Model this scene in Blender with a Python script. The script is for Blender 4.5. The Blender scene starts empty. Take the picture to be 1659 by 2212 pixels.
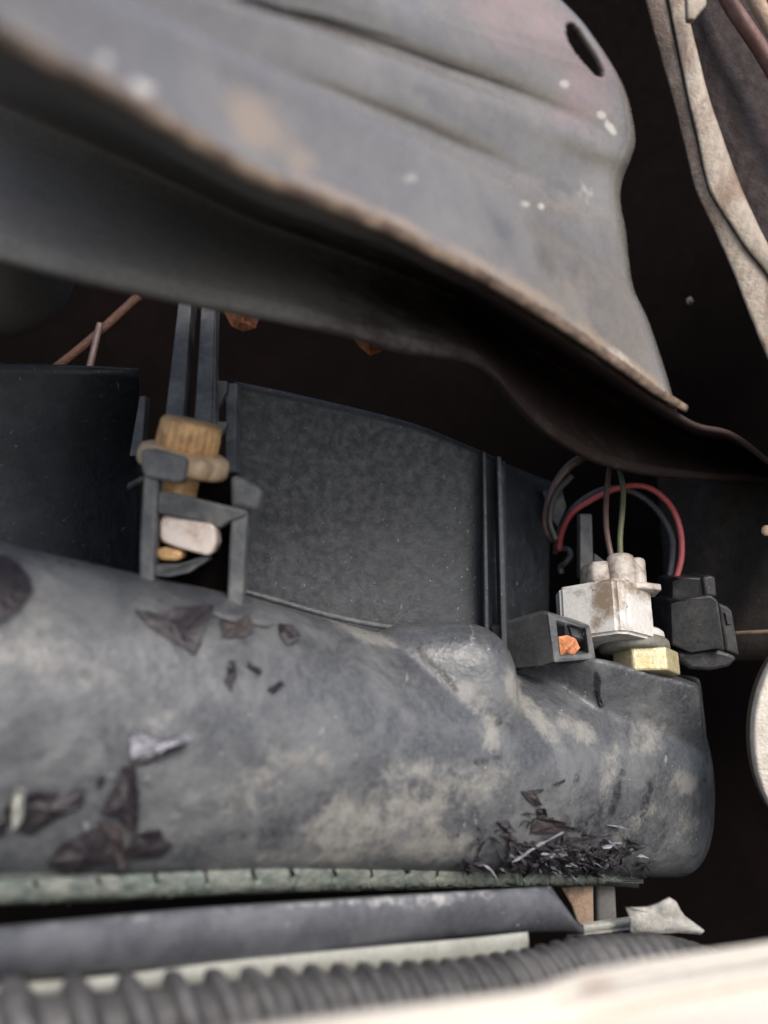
import bpy, bmesh, math, random
import numpy as np
from mathutils import Vector, Matrix
from mathutils.bvhtree import BVHTree

random.seed(7)
rng = np.random.default_rng(11)
S = bpy.context.scene
COL = S.collection

# ------------------------------------------------------------------ camera
F = 1841.0                       # focal length in units of the 1659 x 2212 measuring grid
W, H = 1659.0, 2212.0
up_c = np.array([0.14, 0.97, 0.20]); up_c /= np.linalg.norm(up_c)       # world up seen in camera axes
fw_c = np.array([0, 0, -1.0]); fw_c -= up_c * fw_c.dot(up_c); fw_c /= np.linalg.norm(fw_c)
rt_c = np.cross(fw_c, up_c)
R = np.array([rt_c, fw_c, up_c])                                         # camera axes -> world axes
CAM = np.array([0.0, 0.0, 0.62])
cd = bpy.data.cameras.new('camera'); cam = bpy.data.objects.new('camera', cd); COL.objects.link(cam)
M4 = Matrix.Identity(4)
for i in range(3):
    for j in range(3): M4[i][j] = R[i][j]
    M4[i][3] = CAM[i]
cam.matrix_world = M4
cd.sensor_fit = 'VERTICAL'; cd.sensor_height = 24.0
cd.lens = 12.0 / ((H / 2) / F)
cd.clip_start = 0.002; cd.clip_end = 100
cd.dof.use_dof = True; cd.dof.focus_distance = 0.205
cd.dof.aperture_fstop = cd.lens / 3.7                                    # a 3.7 mm wide aperture
S.camera = cam

# ------------------------------------------------------------------ sky, sun, exposure
SUN_EL, SUN_AZ = math.radians(52), math.radians(160)                     # azimuth clockwise from +Y
wd = bpy.data.worlds.new('World'); S.world = wd; wd.use_nodes = True
nt = wd.node_tree; nt.nodes.clear()
wo = nt.nodes.new('ShaderNodeOutputWorld'); bg = nt.nodes.new('ShaderNodeBackground'); sk = nt.nodes.new('ShaderNodeTexSky')
sk.sky_type = 'NISHITA'; sk.sun_disc = False; sk.sun_elevation = SUN_EL; sk.sun_rotation = SUN_AZ
sk.air_density = 1.0; sk.dust_density = 4.0; sk.ozone_density = 1.0
nt.links.new(sk.outputs[0], bg.inputs[0]); bg.inputs[1].default_value = 0.13
nt.links.new(bg.outputs[0], wo.inputs[0])
sl = bpy.data.lights.new('sun', 'SUN'); sun = bpy.data.objects.new('sun', sl); COL.objects.link(sun)
sl.energy = 1.5; sl.angle = math.radians(25); sl.color = (1.0, 0.97, 0.935)
sd = Vector((math.sin(SUN_AZ) * math.cos(SUN_EL), math.cos(SUN_AZ) * math.cos(SUN_EL), math.sin(SUN_EL)))
sun.rotation_euler = (-sd).to_track_quat('-Z', 'Y').to_euler()
sun.location = (0, -1, 2)
S.view_settings.view_transform = 'Standard'; S.view_settings.look = 'None'
S.view_settings.exposure = 0.8; S.view_settings.gamma = 1.0

# ------------------------------------------------------------------ helpers
def P(x, y, d):
    """point at grid position x, y and distance d (metres) along the view axis"""
    x, y, d = np.broadcast_arrays(np.asarray(x, float), np.asarray(y, float), np.asarray(d, float))
    c = np.stack([(x - W / 2) / F * d, -(y - H / 2) / F * d, -d], -1)
    return c @ R.T + CAM
def C2W(v): return np.asarray(v, float) @ R.T
def IP(p):
    c = (np.asarray(p, float) - CAM) @ R
    d = -c[..., 2]
    return c[..., 0] / d * F + W / 2, -c[..., 1] / d * F + H / 2, d
def z3(px, py): return (129.6 + .3645 * px, 734.4 + .3645 * py)
def z4(px, py): return (1054.1 + .3645 * px, 933.1 + .3645 * py)
def catmull(pts, n):
    p = np.asarray(pts, float)
    if len(p) == 2: return p[0] + (p[1] - p[0]) * np.linspace(0, 1, n)[:, None]
    q = np.vstack([2 * p[0] - p[1], p, 2 * p[-1] - p[-2]])
    seg = np.linalg.norm(np.diff(p[:, :2], axis=0), axis=1) + 1e-9
    cum = np.concatenate([[0], np.cumsum(seg)]); t = np.linspace(0, cum[-1], n)
    k = np.clip(np.searchsorted(cum, t, side='right') - 1, 0, len(p) - 2)
    u = ((t - cum[k]) / seg[k])[:, None]
    a, b, c, d = q[k], q[k + 1], q[k + 2], q[k + 3]
    return .5 * (2 * b + (c - a) * u + (2 * a - 5 * b + 4 * c - d) * u**2 + (3 * b - a - 3 * c + d) * u**3)
def tag(o, label=None, cat=None, group=None, kind=None):
    if label: o['label'] = label
    if cat: o['category'] = cat
    if group: o['group'] = group
    if kind: o['kind'] = kind
    return o
def thing(name, label, cat, loc, group=None):
    o = bpy.data.objects.new(name, None); COL.objects.link(o); o.location = Vector(loc)
    o.empty_display_size = .01
    return tag(o, label, cat, group)
def obj(name, geo, m, parent=None, origin=None, smooth=True, bevel=0, attrs=None, seg=2, sharp=None):
    v, f = geo; v = np.asarray(v, float)
    gp = Vector((0, 0, 0)); q = parent
    while q is not None: gp = gp + q.location; q = q.parent
    o0 = np.array(gp) if parent is not None else (np.asarray(origin) if origin is not None else v.mean(0))
    me = bpy.data.meshes.new(name)
    me.from_pydata((v - o0).tolist(), [], f)
    bm = bmesh.new(); bm.from_mesh(me); bmesh.ops.recalc_face_normals(bm, faces=bm.faces[:]); bm.to_mesh(me); bm.free()
    if attrs:
        for k, a in attrs.items():
            at = me.attributes.new(k, 'FLOAT', 'POINT'); at.data.foreach_set('value', np.asarray(a, np.float32))
    me.polygons.foreach_set('use_smooth', [smooth] * len(me.polygons))
    me.materials.append(m)
    o = bpy.data.objects.new(name, me); COL.objects.link(o)
    if parent is not None: o.parent = parent
    else: o.location = Vector(o0)
    if smooth and sharp: me.set_sharp_from_angle(angle=math.radians(sharp))
    if bevel:
        b = o.modifiers.new('bevel', 'BEVEL'); b.width = bevel; b.segments = seg; b.limit_method = 'ANGLE'; b.angle_limit = math.radians(35)
        b.harden_normals = False
    return o
def merge(*geos):
    V, Fc, n = [], [], 0
    for v, f in geos:
        V.append(np.asarray(v, float)); Fc += [tuple(i + n for i in q) for q in f]; n += len(v)
    return np.vstack(V), Fc
def grid_normals(g):
    du = np.gradient(g, axis=0); dv = np.gradient(g, axis=1)
    n = np.cross(du, dv); n /= np.linalg.norm(n, axis=-1, keepdims=True) + 1e-15
    tc = CAM - g
    s = np.sign((n * tc).sum(-1).mean()) or 1
    return n * s
def sheet(g, th, hole=None):
    """sheet with real thickness from an n x m grid of points (thickness grows away from the viewer's side)"""
    n, m = g.shape[:2]
    b = g - grid_normals(g) * th
    V = np.vstack([g.reshape(-1, 3), b.reshape(-1, 3)]); N = n * m
    keep = np.ones((n - 1, m - 1), bool) if hole is None else ~hole
    Fc = []; edges = {}
    for i in range(n - 1):
        for j in range(m - 1):
            if not keep[i, j]: continue
            q = (i * m + j, i * m + j + 1, (i + 1) * m + j + 1, (i + 1) * m + j)
            Fc.append(q); Fc.append(tuple(x + N for x in q[::-1]))
            for a, c in zip(q, q[1:] + q[:1]):
                if (c, a) in edges: del edges[(c, a)]
                else: edges[(a, c)] = 1
    for a, c in edges: Fc.append((c, a, a + N, c + N))
    return V, Fc
def tube(pts, rad, seg=16, cap=True, ref=None):
    p = np.asarray(pts, float); n = len(p)
    r = np.asarray(rad, float)
    if r.ndim == 0: r = np.full(n, float(r))
    if r.ndim == 1: r = np.stack([r, r], -1)
    t = np.gradient(p, axis=0); t /= np.linalg.norm(t, axis=1, keepdims=True) + 1e-15
    u = np.array([0, 0, 1.0]) if ref is None else np.asarray(ref, float)
    if abs(u.dot(t[0])) > .95: u = np.array([1.0, 0, 0])
    V = []; th = np.linspace(0, 2 * np.pi, seg, endpoint=False)
    for i in range(n):
        u = u - t[i] * u.dot(t[i]); u /= np.linalg.norm(u); w = np.cross(t[i], u)
        V.append(p[i] + r[i, 0] * np.cos(th)[:, None] * u + r[i, 1] * np.sin(th)[:, None] * w)
    V = np.vstack(V); Fc = []
    for i in range(n - 1):
        for k in range(seg):
            k2 = (k + 1) % seg
            Fc.append((i * seg + k, i * seg + k2, (i + 1) * seg + k2, (i + 1) * seg + k))
    if cap: Fc.append(tuple(range(seg))[::-1]); Fc.append(tuple((n - 1) * seg + k for k in range(seg)))
    return V, Fc
def wire(pp, r, seg=12, n=50): 
    c = catmull(pp, n); return tube(P(c[:, 0], c[:, 1], c[:, 2]), r, seg)
def prism(out, th, d=None):
    """solid from an outline [(x, y[, d])] in front, carried back th metres"""
    o = np.array([(q[0], q[1], q[2] if len(q) > 2 else d) for q in out], float)
    f = P(o[:, 0], o[:, 1], o[:, 2])
    b = f + C2W([0, 0, -th]); n = len(o)
    Fc = [tuple(range(n)), tuple(range(n, 2 * n))[::-1]]
    Fc += [(i, (i + 1) % n, n + (i + 1) % n, n + i) for i in range(n)]
    return np.vstack([f, b]), Fc
def ring_prism(outer, inner, th):
    o = np.array(outer, float); q = np.array(inner, float); n = len(o)
    fo, fi = P(*o.T), P(*q.T); off = C2W([0, 0, -th])
    V = np.vstack([fo, fi, fo + off, fi + off]); Fc = []
    for i in range(n):
        j = (i + 1) % n
        Fc += [(i, j, n + j, n + i), (2 * n + j, 2 * n + i, 3 * n + i, 3 * n + j), (i, 2 * n + i, 2 * n + j, j), (n + i, n + j, 3 * n + j, 3 * n + i)]
    return V, Fc
class Frame:
    """local millimetre frame: x to the viewer's right, y along the axis, z towards the viewer"""
    def __init__(s, x, y, d, axis, yaw=0, sc=1.0):
        s.sc = sc
        s.o = P(x, y, d); a = C2W(axis); s.y = a / np.linalg.norm(a)
        z = C2W([0, 0, 1.0]); z -= s.y * z.dot(s.y); z /= np.linalg.norm(z)
        x_ = np.cross(s.y, z); c, q = math.cos(yaw), math.sin(yaw)
        s.x = x_ * c + z * q; s.z = z * c - x_ * q
    def __call__(s, p):
        p = np.asarray(p, float) * .001 * s.sc
        return s.o + p[..., :1] * s.x + p[..., 1:2] * s.y + p[..., 2:3] * s.z
def foot(fr, poly, y0, y1, taper=1.0):
    p = np.array(poly, float); n = len(p); c = p.mean(0); pt = c + (p - c) * taper
    lo = np.stack([p[:, 0], np.full(n, y0), p[:, 1]], -1); hi = np.stack([pt[:, 0], np.full(n, y1), pt[:, 1]], -1)
    Fc = [tuple(range(n))[::-1], tuple(range(n, 2 * n))] + [(i, (i + 1) % n, n + (i + 1) % n, n + i) for i in range(n)]
    return fr(np.vstack([lo, hi])), Fc
def lathe(fr, prof, seg=40, knurl=None, cx=0, cz=0):
    V = []; th = np.linspace(0, 2 * np.pi, seg, endpoint=False)
    for r, y, *k in prof:
        a = 1 + (k[0] if k else 0) * (np.abs(np.cos(th * (knurl or 0) / 2)) ** .7 - .6)
        V.append(np.stack([cx + r * a * np.cos(th), np.full(seg, y), cz + r * a * np.sin(th)], -1))
    V = fr(np.vstack(V)); n = len(prof); Fc = []
    for i in range(n - 1):
        for k in range(seg):
            k2 = (k + 1) % seg; Fc.append((i * seg + k, i * seg + k2, (i + 1) * seg + k2, (i + 1) * seg + k))
    Fc.append(tuple(range(seg))[::-1]); Fc.append(tuple((n - 1) * seg + k for k in range(seg)))
    return V, Fc
def blobs(v, lst):
    """per-vertex dirt amount from soft ellipses (x, y, rx, ry, angle, strength) on the surface"""
    x, y, _ = IP(v); a = np.zeros(len(v))
    for bx, by, rx, ry, ang, s in lst:
        c, q = math.cos(math.radians(ang)), math.sin(math.radians(ang))
        dx, dy = x - bx, y - by; e = ((dx * c + dy * q) / rx) ** 2 + ((-dx * q + dy * c) / ry) ** 2
        a = np.maximum(a, s * np.exp(-e ** 1.5))
    return a

# ------------------------------------------------------------------ materials
def mat(name, base, rough=.6, dust=None, dust_amt=.5, dust_scale=60, dust_lo=.42, dust_hi=.68, speck=None, fine=.25, fine_scale=900,
        grain=.0001, grain_scale=1500, attrs=(), metal=0, spec=.5, stretch=None, sub=0, scratch=None, coat=0, lump=0, lump_scale=120):
    m = bpy.data.materials.new(name); m.use_nodes = True; t = m.node_tree; N, L = t.nodes, t.links
    b = N['Principled BSDF']; b.inputs['Roughness'].default_value = rough; b.inputs['Metallic'].default_value = metal
    b.inputs['Specular IOR Level'].default_value = spec
    if coat: b.inputs['Coat Weight'].default_value = coat; b.inputs['Coat Roughness'].default_value = .15
    if sub: b.inputs['Subsurface Weight'].default_value = sub; b.inputs['Subsurface Radius'].default_value = (.002, .0015, .001); b.inputs['Subsurface Scale'].default_value = 1
    geo = N.new('ShaderNodeNewGeometry'); pos = geo.outputs['Position']
    if stretch:
        mp = N.new('ShaderNodeMapping'); mp.inputs['Scale'].default_value = stretch; mp.inputs['Rotation'].default_value = (.1, .2, -.45)
        L.new(pos, mp.inputs[0]); spos = mp.outputs[0]
    else: spos = pos
    def noise(sc, det=5, ro=.6, dis=0, p=pos):
        n = N.new('ShaderNodeTexNoise'); n.inputs['Scale'].default_value = sc; n.inputs['Detail'].default_value = det
        n.inputs['Roughness'].default_value = ro; n.inputs['Distortion'].default_value = dis; L.new(p, n.inputs['Vector']); return n.outputs[0]
    def rng_(x, lo, hi, a=0., c=1.):
        r = N.new('ShaderNodeMapRange'); r.interpolation_type = 'SMOOTHSTEP'
        for k, vv in zip((1, 2, 3, 4), (lo, hi, a, c)): r.inputs[k].default_value = vv
        L.new(x, r.inputs[0]); return r.outputs[0]
    def mixc(f, a, c):
        x = N.new('ShaderNodeMix'); x.data_type = 'RGBA'
        if isinstance(f, float): x.inputs[0].default_value = f
        else: L.new(f, x.inputs[0])
        for s_, q in ((6, a), (7, c)):
            if isinstance(q, tuple): x.inputs[s_].default_value = (*q, 1)
            else: L.new(q, x.inputs[s_])
        return x.outputs[2]
    def math_(op, a, c):
        x = N.new('ShaderNodeMath'); x.operation = op
        for k, q in ((0, a), (1, c)):
            if isinstance(q, (int, float)): x.inputs[k].default_value = q
            else: L.new(q, x.inputs[k])
        return x.outputs[0]
    col = base
    nf = noise(fine_scale, 6, .7, 0, spos)
    dark = tuple(c * (1 - fine) for c in base); lite = tuple(min(1, c * (1 + fine)) for c in base)
    col = mixc(rng_(nf, .3, .7), dark, lite)
    rgh = None
    if dust:
        n1 = noise(dust_scale, 9, .66, .6, spos)
        f1 = rng_(n1, dust_lo, dust_hi, 0, dust_amt)
        col = mixc(f1, col, dust)
    for nm, c, sharp, nscale in attrs:
        a = N.new('ShaderNodeAttribute'); a.attribute_name = nm
        nn = math_('MULTIPLY', math_('SUBTRACT', noise(nscale, 10, .74, .25), .5), 2.0)
        tt = math_('ADD', a.outputs['Fac'], nn)
        ff = rng_(tt, .5 - sharp, .5 + sharp)
        av = math_('MULTIPLY', ff, rng_(a.outputs['Fac'], .02, .25))
        col = mixc(av, col, c)
    if speck:
        c, lo, sc = speck
        col = mixc(rng_(noise(sc, 2, .5), lo, lo + .05), col, c)
    if scratch:
        c, lo, sc = scratch
        mp = N.new('ShaderNodeMapping'); mp.inputs['Scale'].default_value = (1, .06, .6); mp.inputs['Rotation'].default_value = (.3, .7, .5); L.new(pos, mp.inputs[0])
        col = mixc(rng_(noise(sc, 3, .5, 0, mp.outputs[0]), lo, lo + .06), col, c)
    L.new(col, b.inputs['Base Color'])
    rr = rng_(noise(fine_scale * .35, 4), .3, .7, max(0, rough - .1), min(1, rough + .12)); L.new(rr, b.inputs['Roughness'])
    if grain or lump:
        bp = N.new('ShaderNodeBump'); bp.inputs['Strength'].default_value = 1; bp.inputs['Distance'].default_value = 1
        h = math_('MULTIPLY', noise(grain_scale, 4, .6), grain)
        if lump: h = math_('ADD', h, math_('MULTIPLY', noise(lump_scale, 4, .55), lump))
        L.new(h, bp.inputs['Height']); L.new(bp.outputs[0], b.inputs['Normal'])
    return m

MUD = (.40, .365, .295); RUST = (.20, .105, .055)
m_tank = mat('black_plastic_dusty', (.066, .070, .076), .36, (.142, .146, .148), .9, 85, .38, .70, speck=((.5, .48, .42), .735, 1300), fine=.3,
             grain=.00012, grain_scale=1400, attrs=(('mud', (.232, .226, .205), .34, 290), ('soot', (.022, .022, .025), .25, 300)), lump=.0005, lump_scale=170, scratch=((.2, .2, .195), .70, 420))
m_panel = mat('grey_painted_steel', (.150, .139, .127), .27, (.215, .20, .178), .7, 45, .4, .7, speck=((.42, .4, .35), .76, 700), fine=.14, grain=.00005,
              attrs=(('mud', (.27, .215, .16), .4, 120), ('chip', (.48, .455, .41), .25, 300), ('pink_reflection', (.30, .20, .195), .6, 50), ('dirt', (.075, .073, .068), .4, 130)), lump=.0003, lump_scale=90, coat=.7)
m_lip = mat('rusted_steel_edge', (.085, .055, .039), .85, (.25, .185, .13), .85, 130, .42, .66, speck=((.6, .5, .38), .7, 700), fine=.5, grain=.0007, grain_scale=500, lump=.001, lump_scale=240)
m_under = mat('dark_underside_paint', (.27, .256, .243), .7, (.33, .314, .30), .6, 70, speck=((.3, .28, .24), .76, 800), fine=.2, grain=.0001, attrs=(('maroon_shade', (.034, .019, .016), .45, 60),))
m_shroud = mat('black_plastic_grained', (.016, .0192, .0228), .5, (.033, .0385, .0445), .7, 120, .38, .7, speck=((.16, .17, .18), .76, 2200), fine=.3, fine_scale=1500,
               grain=.00008, grain_scale=1100, scratch=((.13, .14, .15), .68, 1500))
m_clip = mat('grey_plastic_clip', (.075, .079, .083), .5, (.18, .178, .165), .7, 150, .42, .68, fine=.25, grain=.0001, speck=((.35, .33, .3), .74, 1500))
m_void = mat('void_shade_black', (.0030, .0020, .0018), .95, (.0048, .0031, .0028), .8, 30, fine=.3, grain=.0002, spec=.04)  # near-black base colour stands in for the deep shade of the void
m_wing = mat('brown_inner_wing', (.016, .0125, .010), .85, (.030, .024, .019), .9, 90, fine=.4, grain=.0003, speck=((.15, .12, .1), .74, 900))
m_rail = mat('peeling_cream_paint', attrs=(('worn', (.095, .066, .047), .4, 160),), base=(.31, .262, .208), rough=.55, dust=(.17, .11, .072), dust_amt=.9, dust_scale=110, dust_lo=.45, dust_hi=.62, fine=.2, grain=.0002, stretch=(1, 1, .35), speck=((.1, .07, .05), .72, 500), lump=.0007, lump_scale=200)
m_raild = mat('worn_brown_seam', (.11, .082, .06), .7, (.05, .034, .026), .9, 150, .42, .62, fine=.3, grain=.0004, stretch=(1, 1, .35), lump=.0008, lump_scale=260)
m_raildark = mat('dark_red_brown_panel', (.0145, .0078, .0066), .85, (.026, .0155, .0132), .8, 160, fine=.5, grain=.0006, grain_scale=700)
m_pink = mat('faded_red_paint', (.15, .068, .055), .6, (.20, .12, .095), .7, 200, fine=.2)
m_yellow = mat('yellowed_plastic', (.62, .375, .165), .5, (.30, .17, .07), .85, 210, .45, .66, fine=.2, fine_scale=500, grain=.00015, sub=.1, speck=((.7, .6, .42), .72, 900))
m_cream = mat('cream_plastic', (.62, .455, .29), .45, (.27, .18, .11), .85, 230, .42, .65, fine=.15, grain=.0001, sub=.1)
m_pale = mat('pale_glossy_plastic', (.66, .565, .49), .2, (.40, .26, .17), .85, 160, .47, .66, fine=.08, grain=.00004, coat=.6)
m_white = mat('white_nylon_dirty', (.53, .52, .485), .45, (.22, .17, .12), .85, 140, .53, .74, fine=.08, grain=.00008, attrs=(('dirt', (.20, .15, .105), .35, 330), ('chip', (.09, .065, .05), .2, 500)), speck=((.16, .12, .09), .715, 900))
m_whitenub = mat('stained_nylon', (.40, .36, .32), .5, (.14, .10, .075), .9, 220, .42, .66, fine=.15, grain=.0001)
m_olive = mat('olive_sensor_body', (.13, .125, .10), .5, (.22, .2, .16), .7, 200, fine=.2, grain=.0001)
m_brass = mat('brass', (.47, .42, .26), .45, (.4, .3, .12), .6, 300, fine=.2, grain=.0002, metal=.35)
m_black = mat('black_connector_plastic', (.030, .030, .031), .5, (.075, .072, .066), .8, 160, .44, .7, fine=.3, grain=.0001, speck=((.2, .19, .17), .74, 1200))
m_red = mat('red_wire_sheath', (.40, .08, .08), .42, (.30, .06, .05), .5, 200, fine=.12, grain=.00003)
m_gwire = mat('grey_wire_sheath', (.075, .075, .078), .5, fine=.2, grain=.00003)
m_brown = mat('brown_wire_sheath', (.085, .050, .042), .5, (.12, .09, .08), .5, 300, fine=.2, grain=.00003)
m_green = mat('green_wire_sheath', (.105, .115, .06), .5, (.08, .06, .05), .6, 200, fine=.2, grain=.00003)
m_dwire = mat('dark_wire_sheath', (.026, .024, .022), .6, fine=.2, grain=.00003)
m_alu = mat('oxidised_aluminium', (.105, .128, .112), .6, (.20, .21, .18), .85, 150, .40, .64, fine=.35, fine_scale=700, grain=.0004, grain_scale=600, attrs=(('dirt', (.05, .06, .055), .3, 300),), metal=.1, speck=((.6, .62, .55), .72, 1100), lump=.0006, lump_scale=300)
m_alud = mat('dark_aluminium_seam', (.06, .072, .066), .7, (.12, .13, .11), .7, 200, fine=.4, grain=.0003)
m_pipe = mat('slate_pipe_rubber', (.070, .073, .083), .42, (.125, .129, .138), .8, 90, .4, .68, fine=.2, grain=.0001, attrs=(('mud', (.38, .38, .37), .3, 400),), stretch=(1, 1, 1), speck=((.4, .4, .4), .74, 900))
m_pales = mat('pale_grey_rail', (.36, .365, .325), .55, (.24, .235, .20), .7, 80, fine=.1, grain=.0001)
m_hose = mat('corrugated_loom_plastic', (.06, .058, .058), .5, (.13, .124, .12), .7, 110, .42, .68, fine=.2, grain=.0001)
m_bumper = mat('white_car_paint', (.55, .51, .44), .3, (.62, .54, .45), .55, 60, .5, .75, fine=.05, grain=0, coat=.4, attrs=(('dirt', (.38, .30, .24), .35, 120),))
m_tape = mat('grey_cloth_tape', (.37, .36, .325), .8, (.27, .255, .225), .8, 150, fine=.3, grain=.0004, grain_scale=900)
m_leaf = mat('dry_dark_leaf', (.019, .0158, .0185), .5, (.037, .031, .036), .7, 250, fine=.4, grain=.0003, grain_scale=800)
m_leafpale = mat('silvery_leaf_curl', (.29, .29, .325), .5, (.17, .17, .195), .8, 300, fine=.2, grain=.0003)
m_leafred = mat('dry_red_brown_leaf', (.036, .026, .027), .6, (.022, .018, .019), .8, 300, fine=.3, grain=.0003)
m_orange = mat('dry_orange_leaf', (.75, .29, .12), .6, (.30, .10, .04), .85, 250, .42, .62, fine=.35, grain=.0005, grain_scale=700)
m_rustrod = mat('rusty_rod', (.075, .03, .015), .7, (.03, .016, .011), .8, 150, fine=.3, grain=.0004)
m_tanpl = mat('tan_rusty_bracket', (.36, .255, .18), .7, (.20, .13, .09), .8, 120, fine=.2, grain=.0003)
m_round = mat('dark_hose_rubber', (.13, .124, .118), .6, (.16, .152, .145), .6, 60, fine=.15, grain=.0001)
m_lamp = mat('aged_white_housing', (.62, .58, .50), .5, (.42, .36, .28), .6, 120, fine=.12, grain=.0003)
m_lampside = mat('brown_housing_side', (.075, .052, .038), .6, fine=.2, grain=.0001)

# ------------------------------------------------------------------ setting: the walls of the engine bay
def slab_wall(name, corners, th, m):
    g = np.array(corners, float).reshape(2, 2, 3)
    u = np.linspace(0, 1, 24)
    G = np.array([[(1 - a) * ((1 - c) * g[0, 0] + c * g[0, 1]) + a * ((1 - c) * g[1, 0] + c * g[1, 1]) for c in u] for a in u])
    G += rng.normal(0, .0006, G.shape)
    return tag(obj(name, sheet(G, th), m), kind='structure')
def cw(x, y, d): return CAM + C2W([x, y, -d])
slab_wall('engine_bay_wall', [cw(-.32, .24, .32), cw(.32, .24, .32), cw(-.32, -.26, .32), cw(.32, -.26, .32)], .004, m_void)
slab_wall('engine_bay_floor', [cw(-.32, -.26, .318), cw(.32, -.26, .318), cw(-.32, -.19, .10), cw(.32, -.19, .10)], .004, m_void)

# ------------------------------------------------------------------ front crossmember: ridged panel, rusty lip, flange
cross = thing('front_crossmember', 'ridged grey steel crossmember with a rusty lip hanging over the fan shroud', 'crossmember', P(900, 500, .15))
lip_c = [(-260, -130, .055), (-120, -20, .061), (0, 52, .067), (100, 108, .071), (200, 160, .076), (310, 222, .082), (420, 290, .089), (560, 368, .098), (700, 424, .108), (840, 482, .119),
         (940, 535, .127), (1050, 592, .137), (1200, 684, .152), (1300, 752, .163), (1400, 824, .173), (1500, 888, .182)]
right_c = [(1500, 888, .182), (1474, 800, .182), (1440, 700, .181), (1408, 630, .180), (1394, 560, .179), (1386, 480, .177), (1376, 405, .176), (1394, 350, .175), (1408, 300, .174), (1400, 230, .172), (1368, 135, .168),
           (1322, 60, .166), (1262, -8, .163), (1170, -90, .160), (1050, -190, .158)]
n_s, n_t = 460, 240
bot = catmull(lip_c, n_s)
rgt = catmull(right_c, n_t)
lft = catmull([(-260, -130, .055), (-260, -300, .057), (-260, -480, .061), (-260, -700, .068)], n_t)
top = catmull([lft[-1], (300, -500, .098), (760, -330, .132), rgt[-1]], n_s)
s = np.linspace(0, 1, n_s)[:, None, None]; t = np.linspace(0, 1, n_t)[None, :, None]
G = (1 - t) * bot[:, None] + t * top[:, None] + (1 - s) * lft[None] + s * rgt[None] - ((1 - s) * (1 - t) * bot[0] + s * (1 - t) * bot[-1] + (1 - s) * t * top[0] + s * t * top[-1])
ss = np.linspace(0, 1, n_s)[:, None]; tt = np.linspace(0, 1, n_t)[None, :]
gauss = lambda c, w: np.exp(-((tt - c) / w) ** 2)
fade = np.clip((1 - ss) / .28, 0, 1) ** .8
px, py = G[..., 0], G[..., 1]
def along(line, wl, wr):
    c = np.array(line, float); yy = np.interp(px, c[:, 0], c[:, 1]); w = np.interp(px, [0, 1300], [wl, wr])
    return np.clip((py - yy) / w, -6, 6)
endf = lambda a, b: np.clip((b - px) / (b - a), 0, 1) ** .7
q1 = along([(-260, -270), (420, 30), (640, 136), (870, 254), (1040, 336), (1190, 412), (1400, 510)], 34, 26)
q2 = along([(-260, -375), (690, 22), (1000, 160), (1150, 226), (1400, 340)], 32, 26)
q3 = along([(-260, -520), (860, -60), (1200, 110), (1400, 250)], 36, 30)
step = lambda q: .5 - .5 * np.tanh(-q * .9)                                   # 1 below the line, 0 above it
back = lambda q: step(q) - 1                                                  # the panel steps back above each line
hgt = .0070 * back(q1) + .0064 * back(q2) + .0030 * back(q3) + .0054 * np.clip((q1 + 1) / -7, 0, 1) + .0046 * np.clip((q2 + 1) / -6, 0, 1)
hgt = hgt + .0006 * np.exp(-((q1 - 1.8) / 1.6) ** 2) + .0006 * np.exp(-((q2 - 1.8) / 1.6) ** 2)
hgt = hgt * np.clip((1 - ss) / .22, 0, 1) ** .8
edge = np.clip((ss - .955) / .045, 0, 1)
hgt = hgt - .0042 * edge ** 2.2
px, py, pd = G[..., 0], G[..., 1], G[..., 2]
pts = P(px, py, pd); pts = pts + grid_normals(pts) * hgt[..., None]
ang = math.radians(62); cx, cy = 1286, 96
dx, dy = px - cx, py - cy
e = ((dx * math.cos(ang) + dy * math.sin(ang)) / 76) ** 2 + ((-dx * math.sin(ang) + dy * math.cos(ang)) / 15) ** 2
hole = (e < 1)[:-1, :-1]
geo = sheet(pts, .0012, hole)
at = {'mud': blobs(geo[0], [(560, 270, 60, 95, -35, .75), (640, 340, 60, 30, 30, .5), (430, 300, 120, 18, 30, .75), (250, 185, 160, 18, 28, .6), (60, 75, 120, 20, 30, .6), (800, 455, 200, 16, 24, .8), (1080, 595, 190, 16, 30, .85), (1330, 765, 180, 14, 37, .8),
                            (1290, 270, 60, 70, 20, .35), (1180, 420, 80, 40, 30, .35), (1250, 640, 120, 60, 50, .3)]),
      'chip': blobs(geo[0], [(228, 128, 24, 20, 0, .75), (310, 188, 30, 16, 25, .9), (1220, 183, 14, 11, 20, .8), (1298, 248, 12, 9, 40, .9), (1320, 278, 22, 10, 50, .85), (1136, 440, 12, 9, 0, .7), (1170, 446, 9, 7, 0, .6), (1258, 420, 60, 40, 0, .32), (1340, 780, 60, 20, 40, .55), (1380, 640, 8, 7, 0, .7),
                            (885, 385, 18, 12, 0, .45)]),
      'pink_reflection': blobs(geo[0], [(1130, 40, 170, 80, 40, .5), (1270, 190, 70, 100, 50, .42)]),  # pinkish reflection painted into the panel's colour
      'dirt': blobs(geo[0], [(1200, 560, 150, 70, 40, .35), (1300, 690, 100, 40, 50, .35), (1060, 470, 140, 40, 30, .3), (1200, 410, 60, 25, 10, .5), (960, 230, 160, 20, 30, .4)])}
obj('top_panel', geo, m_panel, cross, attrs=at)
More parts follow.
